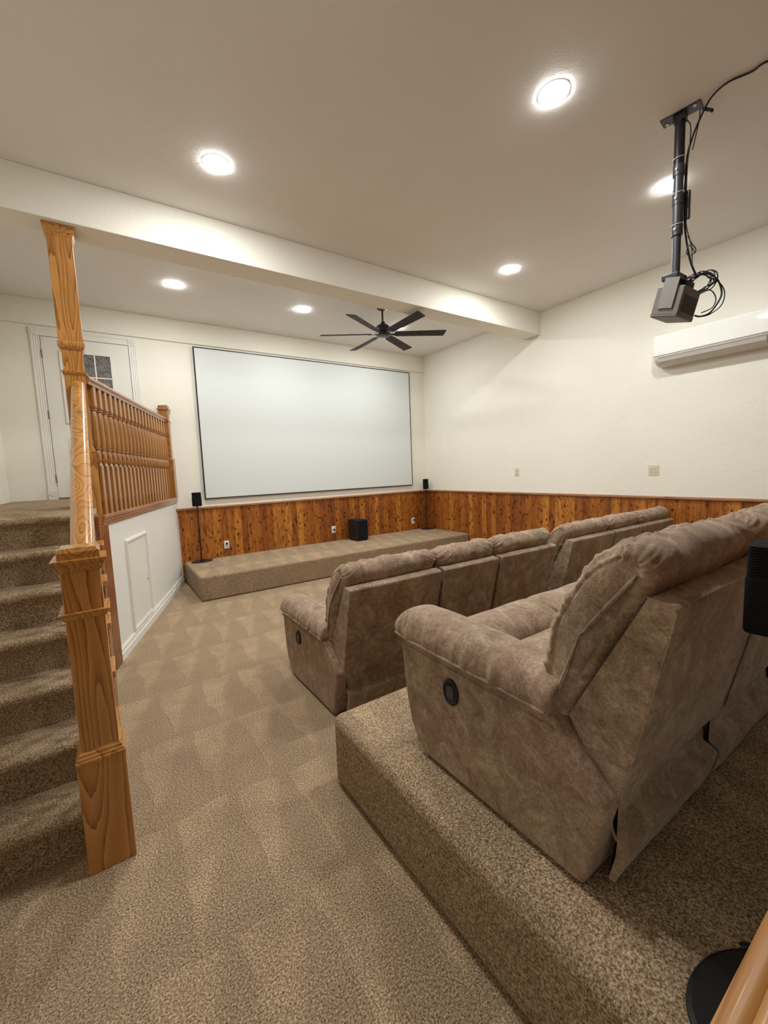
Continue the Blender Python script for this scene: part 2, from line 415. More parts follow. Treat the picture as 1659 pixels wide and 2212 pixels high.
# fluted casing
bm = bmesh.new()
CW = 0.092
def flute(x0, x1, z0, z1):
    prof = [(x0, 0), (x0, 0.018)]; n = 3; w = (x1-x0-0.024)/n
    for k in range(n):
        a = x0+0.012+k*w; prof += [(a+0.003, 0.018), (a+w*0.35, 0.0145), (a+w*0.65, 0.0145), (a+w-0.003, 0.018)]
    prof += [(x1, 0.018), (x1, 0)]
    prism(bm, prof, lambda p, q, t: Vector((p, -q, t)), z0, z1)
flute(DX0-CW-0.005, DX0-0.005, LAND+0.16, DZ1+0.005); flute(DX1+0.005, DX1+0.005+CW, LAND+0.16, DZ1+0.005)
hp = [(DZ1+0.005, 0), (DZ1+0.005, 0.018), (DZ1+0.02, 0.018), (DZ1+0.03, 0.012), (DZ1+0.07, 0.012), (DZ1+0.08, 0.018), (DZ1+0.097, 0.018), (DZ1+0.097, 0)]
prism(bm, hp, lambda p, q, t: Vector((t, -q, p)), DX0-0.005, DX1+0.005)
casing = obj('door_casing', bm, 'white', door)
for cx, cz, hh in ((DX0-CW/2-0.005, DZ1+0.053, 0.05), (DX1+CW/2+0.005, DZ1+0.053, 0.05), (DX0-CW/2-0.005, LAND+0.08, 0.08), (DX1+CW/2+0.005, LAND+0.08, 0.08)):
    bm = bmesh.new(); bx(bm, cx-CW/2-0.004, cx+CW/2+0.004, -0.024, 0, cz-hh, cz+hh)
    lathe(bm, [(0.034, -0.024), (0.034, -0.030), (0.026, -0.032), (0.020, -0.027), (0.012, -0.027), (0.008, -0.033), (0.001, -0.034)], (cx, 0, cz), 24, 'Y')
    obj('corner_block', bm, 'white', door, 0.0015)

# ------------------------------------------------------------ staircase
Y0, TR, RI = -4.67, 0.2283, 0.19386
stair = thing('staircase', 'beige carpeted staircase rising along the left wall to the landing', 'stairs', (0, 0, 0))
def arc(cx, cz, r, a0, a1, n=6): return [(cx+r*math.cos(a0+(a1-a0)*i/n), cz+r*math.sin(a0+(a1-a0)*i/n)) for i in range(n+1)]
SXR = -5.705
for i in range(1, 8):
    y = Y0+TR*(i-1); z = RI*i; zb = RI*(i-1)
    r = 0.024
    prof = [(y, zb), (y, z-0.062)] + arc(y-0.006, z-r, r, PI*1.35, PI*0.5, 8) + [((y+TR) if i < 7 else y+0.04, z+0.0), ((y+TR) if i < 7 else y+0.04, zb)]
    bm = bmesh.new(); n_ = 26
    # subdivided along x so the carpet edge can waver a little
    secs = []
    for k in range(n_+1):
        x = XL+0.002+(SXR-XL-0.002)*k/n_
        secs.append([Vector((x, p+0.004*noise.noise(Vector((x*9, i*3.1, q*5))), q+(0.0025*noise.noise(Vector((x*7, q*9, i))) if q > zb+0.02 else 0))) for p, q in prof])
    loft(bm, secs)
    shade_auto(obj('step', bm, 'carpet_plain', stair), 50)
# open side: stringer face and oak tread returns
bm = bmesh.new()
pl = [(Y0, 0.0)]
for i in range(1, 8):
    y = Y0+TR*(i-1); pl.append((y, RI*i-0.028)); pl.append(((Y0+TR*i) if i < 7 else -2.775, RI*i-0.028))
pl.append((-2.775, 0.0))
prism(bm, pl, lambda p, q, t: Vector((t, p, q)), SXR, SXR+0.018)
obj('stringer', bm, 'dkwood', stair)
for i in range(1, 7):
    y = Y0+TR*(i-1); z = RI*i
    bm = bmesh.new(); bx(bm, SXR-0.06, -5.672, y-0.032, y+TR-0.03, z-0.028, z+0.006)
    bx(bm, SXR, -5.682, y-0.012, y+TR-0.03, z-0.046, z-0.028)
    bx(bm, SXR, -5.684, y-0.004, y+0.016, z-RI+0.0, z-0.046)
    obj('tread_return', bm, 'oak_x', stair, 0.004)
# dark board closing the end of the low wall
bm = bmesh.new(); dbox(bm, DL-0.005, DL+0.165, 0.0, 0.022, 0.0, 1.215)
tag(obj('end_board', bm, 'dkwood', None, 0.003), 'dark stained upright board covering the end of the low white wall behind the newel', 'board')

# ------------------------------------------------------------ newel post at the foot of the stairs
nx, ny = -5.743, -4.742
newel = thing('newel_post', 'tall square oak newel post standing on the carpet at the foot of the stairs', 'post', (nx, ny, 0))
bm = bmesh.new(); frustum_ring(bm, 0, 0, [(0.0815, 0.0815, 0), (0.0815, 0.0815, 0.468)]); obj('pedestal', bm, 'oak', newel, 0.003)
bm = bmesh.new(); frustum_ring(bm, 0, 0, [(0.0835, 0.0835, 0.466), (0.0835, 0.0835, 0.478), (0.079, 0.079, 0.481), (0.079, 0.079, 0.489), (0.073, 0.073, 0.495), (0.073, 0.073, 0.503), (0.0655, 0.0655, 0.510), (0.0655, 0.0655, 0.513)]); obj('pedestal_moulding', bm, 'oak_x', newel, 0.0015)
bm = bmesh.new(); frustum_ring(bm, 0, 0, [(0.0635, 0.0635, 0.50), (0.0635, 0.0635, 1.255)]); obj('shaft', bm, 'oak_b', newel, 0.003)
bm = bmesh.new(); frustum_ring(bm, 0, 0, [(0.066, 0.066, 1.046), (0.070, 0.070, 1.052), (0.074, 0.074, 1.062), (0.083, 0.083, 1.071), (0.083, 0.083, 1.076), (0.0645, 0.0645, 1.0765)]); obj('collar', bm, 'oak_x', newel, 0.0015)
bm = bmesh.new(); frustum_ring(bm, 0, 0, [(0.066, 0.066, 1.232), (0.070, 0.070, 1.236), (0.072, 0.072, 1.248), (0.080, 0.080, 1.258), (0.080, 0.080, 1.264), (0.088, 0.088, 1.272), (0.088, 0.088, 1.281), (0.066, 0.066, 1.282)]); obj('cap_moulding', bm, 'oak_x', newel, 0.0015)
bm = bmesh.new(); frustum_ring(bm, 0, 0, [(0.068, 0.068, 1.279), (0.068, 0.068, 1.308), (0.058, 0.058, 1.324)]); obj('cap', bm, 'oak_x', newel, 0.003)

# ------------------------------------------------------------ column from the landing corner to the beam
cx, cy = -5.747, -2.618
col = thing('oak_column', 'tall square oak column rising from the landing corner up to the ceiling beam', 'column', (cx, cy, 0))
bm = bmesh.new(); frustum_ring(bm, 0, 0, [(0.0835, 0.078, LAND-0.14), (0.0835, 0.078, 1.80)]); obj('pedestal', bm, 'oak_b', col, 0.003)
bm = bmesh.new(); frustum_ring(bm, 0, 0, [(0.085, 0.080, 1.798), (0.085, 0.080, 1.812), (0.079, 0.074, 1.818), (0.079, 0.074, 1.828), (0.070, 0.068, 1.836)]); obj('pedestal_moulding', bm, 'oak_x', col, 0.0015)
bm = bmesh.new(); frustum_ring(bm, 0, 0, [(0.0665, 0.0665, 1.80), (0.0665, 0.0665, 2.62)]); obj('lower_shaft', bm, 'oak', col, 0.003)
bm = bmesh.new(); frustum_ring(bm, 0, 0, [(0.068, 0.068, 2.400), (0.077, 0.077, 2.410), (0.081, 0.081, 2.424), (0.081, 0.081, 2.428), (0.067, 0.067, 2.429)]); obj('collar', bm, 'oak_x', col, 0.0015)
bm = bmesh.new(); frustum_ring(bm, 0, 0, [(0.070, 0.070, 2.588), (0.079, 0.079, 2.600), (0.086, 0.086, 2.618), (0.086, 0.086, 2.640), (0.0785, 0.0785, 2.652)]); obj('collar', bm, 'oak', col, 0.0015)
bm = bmesh.new(); frustum_ring(bm, 0, 0, [(0.0785, 0.074, 2.645), (0.0785, 0.074, 3.45)]); obj('upper_shaft', bm, 'oak', col, 0.003)
bm = bmesh.new(); frustum_ring(bm, 0, 0, [(0.080, 0.076, 3.415), (0.082, 0.078, 3.425), (0.090, 0.084, 3.445), (0.094, 0.088, 3.465), (0.101, 0.094, 3.478), (0.101, 0.094, 3.4935)]); obj('capital', bm, 'oak_x', col, 0.0015)

# ------------------------------------------------------------ stair railing: sloping handrail with balusters
rail_t = thing('stair_railing', 'thick rounded oak handrail sloping up from newel to column with slim balusters below', 'handrail', (0, 0, 0))
bm = bmesh.new()
ra = Vector((-5.735, -4.652, 1.2625)); rb = Vector((-5.733, -2.69, 2.322))
d = (rb-ra).normalized(); up = Vector((0, -d.z, d.y)); side = Vector((1, 0, 0))
prof = [(-0.030, -0.034), (0.030, -0.034), (0.034, -0.020), (0.045, -0.006)] + [(0.045*math.cos(a), 0.002+0.034*math.sin(a)) for a in [PI*k/12 for k in range(0, 13)]] + [(-0.045, -0.006), (-0.034, -0.020)]
secs = []
for k in range(9):
    p = ra.lerp(rb, k/8); secs.append([p+side*a+up*b for a, b in prof])
loft(bm, secs); shade_auto(obj('handrail', bm, mat_oak('oak_handrail', (0.24, 0.090, 0.019), (0.45, 0.195, 0.045), (0.58, 0.29, 0.080), loc=(0.3, 0.1, 0.4), axis='Y', rough=0.2), rail_t), 50)
def baluster_mesh(z0, z1, zb, zc, zt, w=0.021, waist=0.013):
    """square foot z0..zb, vase zb..zc, turned shaft zc..zt with rings, square head zt..z1"""
    bm = bmesh.new()
    bx(bm, -w, w, -w, w, z0, zb)
    L = zt-zc
    v = zc-zb
    lathe(bm, [(w*0.9, zb-0.002), (waist*0.75, zb+0.004), (waist*0.75, zb+v*0.10), (w*0.90, zb+v*0.28), (w*1.02, zb+v*0.52), (w*0.98, zb+v*0.76), (waist*1.0, zb+v*0.95), (waist*1.0, zc-0.002),
               (w*1.04, zc), (w*1.04, zc+0.008), (waist*1.3, zc+0.010), (w*0.95, zc+0.03),
               (w*1.0, zc+L*0.30), (w*0.98, zc+L*0.55), (w*0.90, zc+L*0.82), (waist*1.05, zt-0.032), (w*1.1, zt-0.030), (w*1.1, zt-0.021), (waist, zt-0.019), (waist, zt-0.013), (w*1.1, zt-0.011), (w*1.1, zt-0.003), (w*0.9, zt)], (0, 0, 0), 14)
    bx(bm, -w, w, -w, w, zt, z1)
    return bm
for i in range(1, 7):
    for s in (0.06, 0.17):
        y = Y0+TR*(i-1)+s; z = RI*i
        zr = 1.250+(y+4.675)/(1.985)*1.072-0.036
        o = obj('baluster', baluster_mesh(0, zr-z-0.006, 0.12, 0.18, zr-z-0.10, 0.016, 0.009), 'oak', rail_t); shade_auto(o, 40); o.location = (-5.743, y, z+0.007)

# ------------------------------------------------------------ landing balustrade
bal = thing('balustrade', 'golden oak balustrade with close turned balusters along the landing above the low white wall', 'balustrade', (DA.x, DA.y, LAND))
bal.location = (0, 0, 0)
T0, T1 = 0.06, DL+0.02
OF = -0.035
bm = bmesh.new()
rp = [(-0.030, 2.352), (0.030, 2.352), (0.034, 2.372), (0.026, 2.380), (0.040, 2.392), (0.040, 2.404), (0.028, 2.420), (0.0, 2.427), (-0.028, 2.420), (-0.040, 2.404), (-0.040, 2.392), (-0.026, 2.380), (-0.034, 2.372)]
prism(bm, rp, lambda p, q, t: dpt(t, OF+p, q), 0.142, T1); shade_auto(obj('top_rail', bm, 'oak_red', bal), 45)
bm = bmesh.new(); dbox(bm, -0.0, T1+0.04, OF-0.055, OF+0.062, 1.262, 1.290); dbox(bm, 0.0, T1+0.04, OF-0.03, OF+0.048, 1.205, 1.262); dbox(bm, 0.0, T1+0.04, OF+0.048, OF+0.054, 1.235, 1.262)
obj('base_rail', bm, 'oak_red', bal, 0.004)
NB = 21; proto = None
bmesh_b = baluster_mesh(1.289, 2.354, 1.700, 1.838, 2.190, 0.027, 0.0165)
for k in range(NB):
    t = 0.165+(DL-0.10-0.165)*k/(NB-1)
    if proto is None:
        proto = obj('baluster', bmesh_b, 'oak_bal', bal); shade_auto(proto, 40); o = proto
    else:
        o = proto.copy(); C.objects.link(o); o.parent = bal
    p = dpt(t, OF, 0); o.location = (p.x, p.y, 0); o.rotation_euler = (0, 0, math.atan2(DT.y, DT.x))
# far newel post
ang = math.atan2(DT.y, DT.x)
ep = dpt(0.085, OF, 0)
far = thing('newel_post', 'shorter square oak newel post with block cap at the screen wall end of the balustrade', 'post', (ep.x, ep.y, 1.290), ang)
def fz(l): return [(a, b, z-1.290) for a, b, z in l]
bm = bmesh.new(); frustum_ring(bm, 0, 0, fz([(0.068, 0.074, 1.2905), (0.068, 0.074, 1.835), (0.056, 0.056, 1.862)])); obj('pedestal', bm, 'oak_bal', far, 0.003)
bm = bmesh.new(); frustum_ring(bm, 0, 0, fz([(0.056, 0.056, 1.85), (0.056, 0.056, 2.525)])); obj('shaft', bm, 'oak_bal', far, 0.003)
bm = bmesh.new(); frustum_ring(bm, 0, 0, fz([(0.058, 0.058, 2.352), (0.068, 0.068, 2.372), (0.068, 0.068, 2.378), (0.057, 0.057, 2.38)])); obj('collar', bm, 'oak_red', far)
bm = bmesh.new(); frustum_ring(bm, 0, 0, fz([(0.060, 0.060, 2.515), (0.074, 0.074, 2.538), (0.074, 0.074, 2.552), (0.060, 0.060, 2.554)])); obj('cap_moulding', bm, 'oak_red', far)
bm = bmesh.new(); frustum_ring(bm, 0, 0, fz([(0.062, 0.062, 2.552), (0.062, 0.062, 2.582), (0.054, 0.054, 2.596)])); obj('cap', bm, 'oak_bal', far, 0.003)

# ------------------------------------------------------------ access hatch on the low wall
hatch = thing('access_hatch', 'white rectangular access hatch with moulded frame on the low wall below the balustrade', 'hatch', (0, 0, 0))
bm = bmesh.new(); ha, hb, hz0, hz1 = 1.665, 2.330, 0.119, 1.010
w = 0.040
for (a, b, c, d_) in ((ha, hb, hz1-w, hz1), (ha, hb, hz0, hz0+w), (ha, ha+w, hz0+w, hz1-w), (hb-w, hb, hz0+w, hz1-w)): dbox(bm, a, b, 0.0, 0.012, c, d_)
for (a, b, c, d_) in ((ha+0.014, hb-0.014, hz1-w*0.55, hz1-0.012), (ha+0.014, hb-0.014, hz0+0.012, hz0+w*0.55), (ha+0.012, ha+w*0.55, hz0+w*0.55, hz1-w*0.55), (hb-w*0.55, hb-0.012, hz0+w*0.55, hz1-w*0.55)): dbox(bm, a, b, 0.012, 0.019, c, d_)
obj('frame', bm, 'white', hatch, 0.002)
bm = bmesh.new(); dbox(bm, ha+w+0.003, hb-w-0.003, 0.0, 0.007, hz0+w+0.003, hz1-w-0.003); obj('panel', bm, 'white', hatch, 0.002)
bm = bmesh.new(); p = dpt(ha+w+0.05, 0.011, 0.50); bmesh.ops.create_icosphere(bm, subdivisions=2, radius=0.006); bmesh.ops.translate(bm, verts=bm.verts[:], vec=p); obj('screw', bm, 'slot', hatch)

# ------------------------------------------------------------ stage and seating riser
def carpet_box(name, x0, x1, y0, y1, z0, z1, r=0.03):
    bm = box(x0, x1, y0, y1, z0, z1); bmesh.ops.subdivide_edges(bm, edges=bm.edges[:], cuts=0)
    o = obj(name, bm, 'carpet', None, r, False, 5); shade_auto(o, 60); return o
tag(carpet_box('stage', -4.737, -0.021, -1.232, -0.021, 0, 0.320), 'long low carpeted stage along the screen wall below the white screen', 'stage')
tag(carpet_box('seating_riser', -4.79, -0.021, -6.70, -4.945, 0, 0.362, 0.045), 'carpeted platform raising the rear row of reclining sofas', 'platform')

# ------------------------------------------------------------ projection screen
scr = thing('projection_screen', 'huge white projection screen with thin black edge on the far wall', 'projection screen', (0, 0, 0))
SL, SR_, SB, ST = -4.378, -0.396, 1.234, 3.473
obj('fabric', box(SL+0.012, SR_-0.012, -0.037, -0.004, SB+0.012, ST-0.012), 'screen', scr)
bm = bmesh.new()
for (a, b, c, d_) in ((SL, SR_, ST-0.014, ST), (SL, SR_, SB, SB+0.014), (SL, SL+0.014, SB+0.014, ST-0.014), (SR_-0.014, SR_, SB+0.014, ST-0.014)): bx(bm, a, b, -0.040, -0.002, c, d_)
obj('frame', bm, 'black', scr)

# ------------------------------------------------------------ outlets
def outlet(name, label, loc, rotz, mat, gangs=1, plugged=False, h=0.124, w=0.078, group=None):
    t = thing(name, label, 'outlet', loc, rotz, group)
    W_ = w*gangs if gangs == 1 else 0.120
    obj('cover_plate', box(-W_/2, W_/2, -0.006, 0, -h/2, h/2), mat, t, 0.002)
    for g in range(gangs):
        gx = (g-(gangs-1)/2)*0.046
        for s in (-1, 1):
            bm = bmesh.new(); lathe(bm, [(0.0165, -0.004), (0.0165, -0.0085), (0.015, -0.009)], (gx, 0, s*0.020), 20, 'Y')
            r = obj('receptacle', bm, mat, t)
            bm = bmesh.new()
            for k in (-1, 1): bx(bm, gx+k*0.006-0.0012, gx+k*0.006+0.0012, -0.0096, -0.0088, s*0.020-0.003, s*0.020+0.006)
            lathe(bm, [(0.0022, -0.0088), (0.0022, -0.0096)], (gx, 0, s*0.020-0.008), 8, 'Y')
            obj('slots', bm, 'slot', r)
    return t
S1 = (-4.116, -0.0205, 0.500); S2 = (-2.237, -0.0205, 0.525); S3 = (-0.402, -0.0205, 0.500)
outlet('wall_outlet', 'white outlet on the panelling nearest the left speaker stand, cord plugged in', S1, 0, 'plate')
outlet('wall_outlet', 'white outlet on the panelling just left of the black subwoofer', S2, 0, 'plate')
outlet('wall_outlet', 'white outlet on the panelling beside the corner speaker stand', S3, 0, 'plate')
outlet('wall_outlet', 'ivory single outlet on the right wall nearer the screen corner', (0, -2.317, 1.446), -PI/2, 'ivory')
outlet('wall_outlet', 'wider ivory double outlet on the right wall below the air conditioner', (0, -4.361, 1.435), -PI/2, 'ivory', 2)
STG = 0.321
# ------------------------------------------------------------ subwoofer
sub = thing('subwoofer', 'black box subwoofer standing on the stage against the panelling', 'subwoofer', (-1.865, -0.285, STG))
bm = bmesh.new(); prism(bm, [(-0.115, 0.17), (0.115, 0.17), (0.115, -0.13), (0.10, -0.145), (-0.10, -0.145), (-0.115, -0.13)], lambda p, q, t: Vector((p, q, t)), 0.012, 0.375)
obj('cabinet', bm, 'black', sub, 0.006)
obj('grille', box(-0.105, 0.105, -0.150, -0.142, 0.02, 0.36), 'cloth', sub, 0.003)
bm = bmesh.new()
for k in range(30): bx(bm, -0.09, 0.09, 0.145-k*0.009, 0.149-k*0.009, 0.375, 0.3785)
obj('top_vents', bm, 'slot', sub)
for sx in (-1, 1):
    for sy in (-1, 1):
        bm = bmesh.new(); lathe(bm, [(0.014, 0), (0.016, 0.013)], (sx*0.09, sy*0.11, 0), 12); obj('foot', bm, 'slot', sub)

def plug_cord(t, s, pts, z=0.0):
    inv = Matrix.Translation(-Vector(t.location)); x, y, zz = s
    bm = bmesh.new(); tube(bm, [inv @ Vector(p) for p in [(x, y-0.043, zz+z-0.004)]+pts], 0.0035); c = obj('power_cord', bm, 'black', t, 0, True)
    obj('plug', box(x-0.014, x+0.014, y-0.045, y-0.010, zz+z-0.014, zz+z+0.014, inv), 'black', c, 0.004)
plug_cord(sub, S2, [(-2.21, -0.10, 0.47), (-2.13, -0.10, 0.40), (-2.09, -0.12, STG+0.012), (-2.03, -0.16, STG+0.005), (-1.98, -0.14, 0.36), (-1.94, -0.115, 0.38)])
# ------------------------------------------------------------ satellite speakers on stands
def speaker_mesh(w, d, h, ribs=0.36):
    """front faces -y; lower part smooth grille, top with fine horizontal ribs"""
    bm = bmesh.new()
    hz = h*(1-ribs)
    def sec(z, k): return [Vector((x*k, y*k, z)) for x, y in rounded(w/2, d/2, 0.018)]
    levels = [(0.0, 0.965), (0.006, 1.0), (hz, 1.0), (hz+0.001, 0.955)]
    n = int(h*ribs/0.0062)
    for i in range(n):
        z = hz+0.002+i*0.0062
        levels += [(z, 0.93), (z+0.0012, 0.972), (z+0.0042, 0.972), (z+0.0054, 0.93)]
    levels += [(h-0.001, 0.96), (h, 0.94)]
    loft(bm, [sec(z, k) for z, k in levels])
    return bm
def rounded(a, b, r, n=5):
    out = []
    for cx_, cy_, a0 in ((a-r, b-r, 0), (-(a-r), b-r, PI/2), (-(a-r), -(b-r), PI), (a-r, -(b-r), 1.5*PI)):
        for k in range(n+1):
            t = a0+PI/2*k/n; out.append((cx_+r*math.cos(t), cy_+r*math.sin(t)))
    return out
def oval_base(bm, a, b, h, egg=0.0):
    secs = []
    for z, k in ((0, 0.97), (h*0.3, 1.0), (h*0.7, 0.99), (h, 0.93)):
        secs.append([Vector((a*k*math.cos(t)*(1+egg*math.sin(t)), b*k*math.sin(t), z)) for t in [2*PI*i/48 for i in range(48)]])
    loft(bm, secs)
def stand(label, loc, rotz, hp, a=0.15, b=0.11, egg=0.12, pole=(0, 0.03), seg_=False):
    t = thing('speaker_stand', label, 'speaker stand', loc, rotz)
    bm = bmesh.new(); oval_base(bm, a, b, 0.011, egg); obj('base', bm, 'black', t, 0, False)
    bm = bmesh.new(); lathe(bm, [(0.022, 0.014), (0.022, 0.03), (0.011, 0.036), (0.011, hp*0.55), (0.0145, hp*0.555), (0.0145, hp*0.60), (0.009, hp*0.605), (0.009, hp-0.012), (0.016, hp-0.010), (0.016, hp)], (pole[0], pole[1], 0), 16)
    shade_auto(obj('pole', bm, 'blackm', t), 40)
    return t
def speaker(label, loc, rotz, w=0.100, d=0.105, h=0.21, tilt=0.0):
    t = thing('loudspeaker', label, 'speaker', loc, rotz)
    t.rotation_euler = (tilt, 0, rotz)
    shade_auto(obj('cabinet', speaker_mesh(w, d, h), 'cloth', t), 30)
    return t
stl = stand('slim black speaker stand with oval base at the left end of the stage', (-4.52, -0.20, STG), 0, 0.825)
plug_cord(stl, S1, [(-4.13, -0.085, 0.44), (-4.20, -0.08, 0.37), (-4.30, -0.075, STG+0.008), (-4.38, -0.09, STG+0.006), (-4.43, -0.13, STG+0.005), (-4.47, -0.16, STG+0.02)], 0.02)
speaker('small black loudspeaker on the stand at the left edge of the screen', (-4.52, -0.17, STG+0.825), 0.15, 0.115, 0.10, 0.20)
obj_led = None
str_ = stand('slim black speaker stand with oval base in the far corner of the stage', (-0.16, -0.20, STG), 0, 0.825)
plug_cord(str_, S3, [(-0.36, -0.09, 0.47), (-0.28, -0.12, 0.42), (-0.20, -0.15, 0.36), (-0.14, -0.20, STG+0.02)], 0.02)
speaker('small black loudspeaker on the stand in the far corner by the panelling', (-0.16, -0.17, STG+0.825), -0.85, 0.105, 0.10, 0.20, 0.08)

# ------------------------------------------------------------ ceiling lamps
ll = {(-4.76, -3.45): 'lit recessed ceiling light left of centre, in front of the beam, above the column',
      (-1.52, -3.43): 'lit recessed ceiling light between the beam and the right wall',
      (-3.15, -5.09): 'largest looking lit recessed ceiling light nearest the top of the photo',
      (-1.54, -5.07): 'lit recessed ceiling light partly behind the black projector pole',
      (-4.76, -5.08): 'lit recessed ceiling light near the staircase, nearest the left wall and the rear',
      (-4.75, -1.21): 'lit recessed ceiling light behind the beam nearest the oak column',
      (-3.14, -1.21): 'lit recessed ceiling light behind the beam just left of the ceiling fan',
      (-1.52, -1.21): 'lit recessed ceiling light seen between two blades of the ceiling fan'}
lamp0 = None
for (x, y) in LIGHTS:
    if lamp0 is None:
        lamp0 = t = thing('recessed_light', ll[(x, y)], 'ceiling light', (x, y, HC), 0, 'round lit lights set in the ceiling')
        bm = bmesh.new(); lathe(bm, [(0.094, 0.0), (0.093, -0.0012), (0.086, -0.0018), (0.080, -0.0018)], (0, 0, 0), 40)
        shade_auto(obj('trim_ring', bm, 'lamp_trim', t), 20)
        bm = bmesh.new(); lathe(bm, [(0.081, -0.0015), (0.080, -0.0045), (0.070, -0.0065), (0.045, -0.0080), (0.002, -0.0085)], (0, 0, 0), 32)
        obj('lens', bm, 'lamp', t)
    else: dup(lamp0, (x, y, HC), ll[(x, y)])

# ------------------------------------------------------------ ceiling fan
fan = thing('ceiling_fan', 'black six-blade ceiling fan hanging from the ceiling behind the beam', 'ceiling fan', (-2.282, -1.905, 0))
bm = bmesh.new(); lathe(bm, [(0.072, HC), (0.072, HC-0.030), (0.067, HC-0.036), (0.067, HC-0.075), (0.040, HC-0.088), (0.02, HC-0.09)], seg=28); shade_auto(obj('canopy', bm, 'blackm', fan), 40)
bm = bmesh.new(); lathe(bm, [(0.013, HC-0.085), (0.013, 3.55)], seg=14); shade_auto(obj('downrod', bm, 'blackm', fan), 40)
bm = bmesh.new(); lathe(bm, [(0.022, 3.58), (0.034, 3.575), (0.034, 3.545), (0.075, 3.53), (0.095, 3.51), (0.100, 3.47), (0.100, 3.445), (0.090, 3.425), (0.055, 3.415)], seg=32); shade_auto(obj('motor_housing', bm, 'blackm', fan), 50)
bm = bmesh.new(); lathe(bm, [(0.095, 3.425), (0.105, 3.420), (0.105, 3.405), (0.085, 3.395), (0.03, 3.390)], seg=32); shade_auto(obj('hub', bm, 'blackm', fan), 40)
for k in range(6):
    a = math.radians(29+60*k)
    m = Matrix.Rotation(a, 4, 'Z') @ Matrix.Translation((0, 0, 3.418)) @ Matrix.Rotation(math.radians(-13), 4, 'X')
    bm = bmesh.new(); pts = [(0.16, -0.045), (0.20, -0.058), (0.85, -0.068), (0.865, -0.050), (0.845, 0.060), (0.835, 0.068), (0.20, 0.055), (0.16, 0.045)]
    prism(bm, pts, lambda p, q, t: m @ Vector((p, q, t)), -0.004, 0.004); bl = obj('blade', bm, 'blade', fan, 0.001)
    bm = bmesh.new(); bx(bm, 0.07, 0.21, -0.022, 0.022, -0.009, -0.004, m)
    for q in (-0.014, 0.014): bx(bm, 0.185, 0.195, q-0.004, q+0.004, -0.012, -0.009, m)
    obj('blade_iron', bm, 'blackm', bl, 0.001)

# ------------------------------------------------------------ air conditioner
ac = thing('air_conditioner', 'white wall-mounted mini split air conditioner high on the right wall', 'air conditioner', (0, 0, 0))
AY0, AY1 = -5.46, -4.41
bm = bmesh.new()
body = [(0, 2.995), (0.150, 3.000), (0.190, 2.985), (0.203, 2.955), (0.210, 2.755), (0.196, 2.748), (0.0, 2.748)]
prism(bm, body, lambda p, q, t: Vector((-p, t, q)), AY0, AY1)
shade_auto(obj('front_casing', bm, 'ac', ac, 0.004, False, 3), 40)
bm = bmesh.new()
low = [(0, 2.749), (0.200, 2.749), (0.198, 2.730), (0.175, 2.690), (0.135, 2.660), (0.08, 2.645), (0.0, 2.645)]
secs = []
for t, k in ((AY0+0.006, 0.95), (AY0+0.02, 1.0), (AY1-0.02, 1.0), (AY1-0.006, 0.95)):
    secs.append([Vector((-p*k, t, 2.749-(2.749-q)*k)) for p, q in low])
loft(bm, secs); shade_auto(obj('lower_casing', bm, 'acg', ac), 40)
bm = bmesh.new()
lv = [(0.204, 2.738), (0.209, 2.736), (0.184, 2.686), (0.146, 2.655), (0.142, 2.659), (0.179, 2.690)]
prism(bm, lv, lambda p, q, t: Vector((-p, t, q)), AY0+0.05, AY1-0.05); obj('louvre', bm, 'acg', ac)
bm = bmesh.new(); bx(bm, -0.205, -0.199, AY0+0.05, AY1-0.06, 2.7255, 2.7285); obj('air_slot', bm, 'slot', ac)
obj('badge', box(-0.2105, -0.2085, AY1-0.095, AY1-0.055, 2.767, 2.771), 'acg', ac)

# ------------------------------------------------------------ projector, mount and cables
px_, py_ = -2.283, -5.437
mount = thing('projector_mount', 'long black telescopic ceiling pole mount holding the projector', 'projector mount', (px_, py_, 0))
R45 = Matrix.Rotation(math.radians(8), 4, 'Z')
bm = bmesh.new(); bx(bm, -0.045, 0.045, -0.115, 0.105, HC-0.007, HC, R45); bx(bm, -0.03, 0.03, -0.035, 0.035, HC-0.05, HC-0.007, R45)
obj('ceiling_plate', bm, 'blackm', mount, 0.002)
for s in (-0.085, 0.08):
    bm = bmesh.new(); lathe(bm, [(0.009, HC-0.007), (0.009, HC-0.013)], (s*0.13, s, 0), 10); obj('bolt', bm, 'tie', mount)
def pole(z0, z1, r, mat='polem', name='pole_section'):
    bm = bmesh.new(); lathe(bm, [(r, z0), (r, z1)], seg=20); shade_auto(obj(name, bm, mat, mount), 40)
pole(3.46, HC-0.01, 0.030, 'blackm'); pole(3.27, 3.50, 0.0285); pole(3.08, 3.32, 0.030); pole(2.80, 3.12, 0.0245)
for z in (3.475, 3.295, 3.10): pole(z-0.035, z+0.03, 0.033, 'polem', 'clamp_sleeve')
for z in (3.55, 3.335, 3.135):
    bm = bmesh.new(); tube(bm, [(0.036*math.cos(a), 0.036*math.sin(a), z+0.006*math.cos(a*1.0)) for a in [2*PI*i/16 for i in range(17)]], 0.0022, 6, 2); obj('cable_tie', bm, 'tie', mount, 0, True)
for z in (3.475, 3.295, 3.10):
    bm = bmesh.new(); lathe(bm, [(0.008, -0.030), (0.008, -0.038), (0.003, -0.040)], (0, 0, z), 12, 'X'); obj('screw', bm, 'tie', mount, 0, True)
# swivel head and bracket (sits over the projector)
TT = math.radians(14.5)
PB = Matrix.Translation((0, 0.0, 2.80)) @ Matrix.Rotation(TT, 4, 'X')
bm = bmesh.new(); bx(bm, -0.09, 0.06, -0.05, 0.05, -0.035, 0.0, Matrix.Translation((0, 0, 2.805))); obj('swivel_head', bm, 'blackm', mount, 0.006)
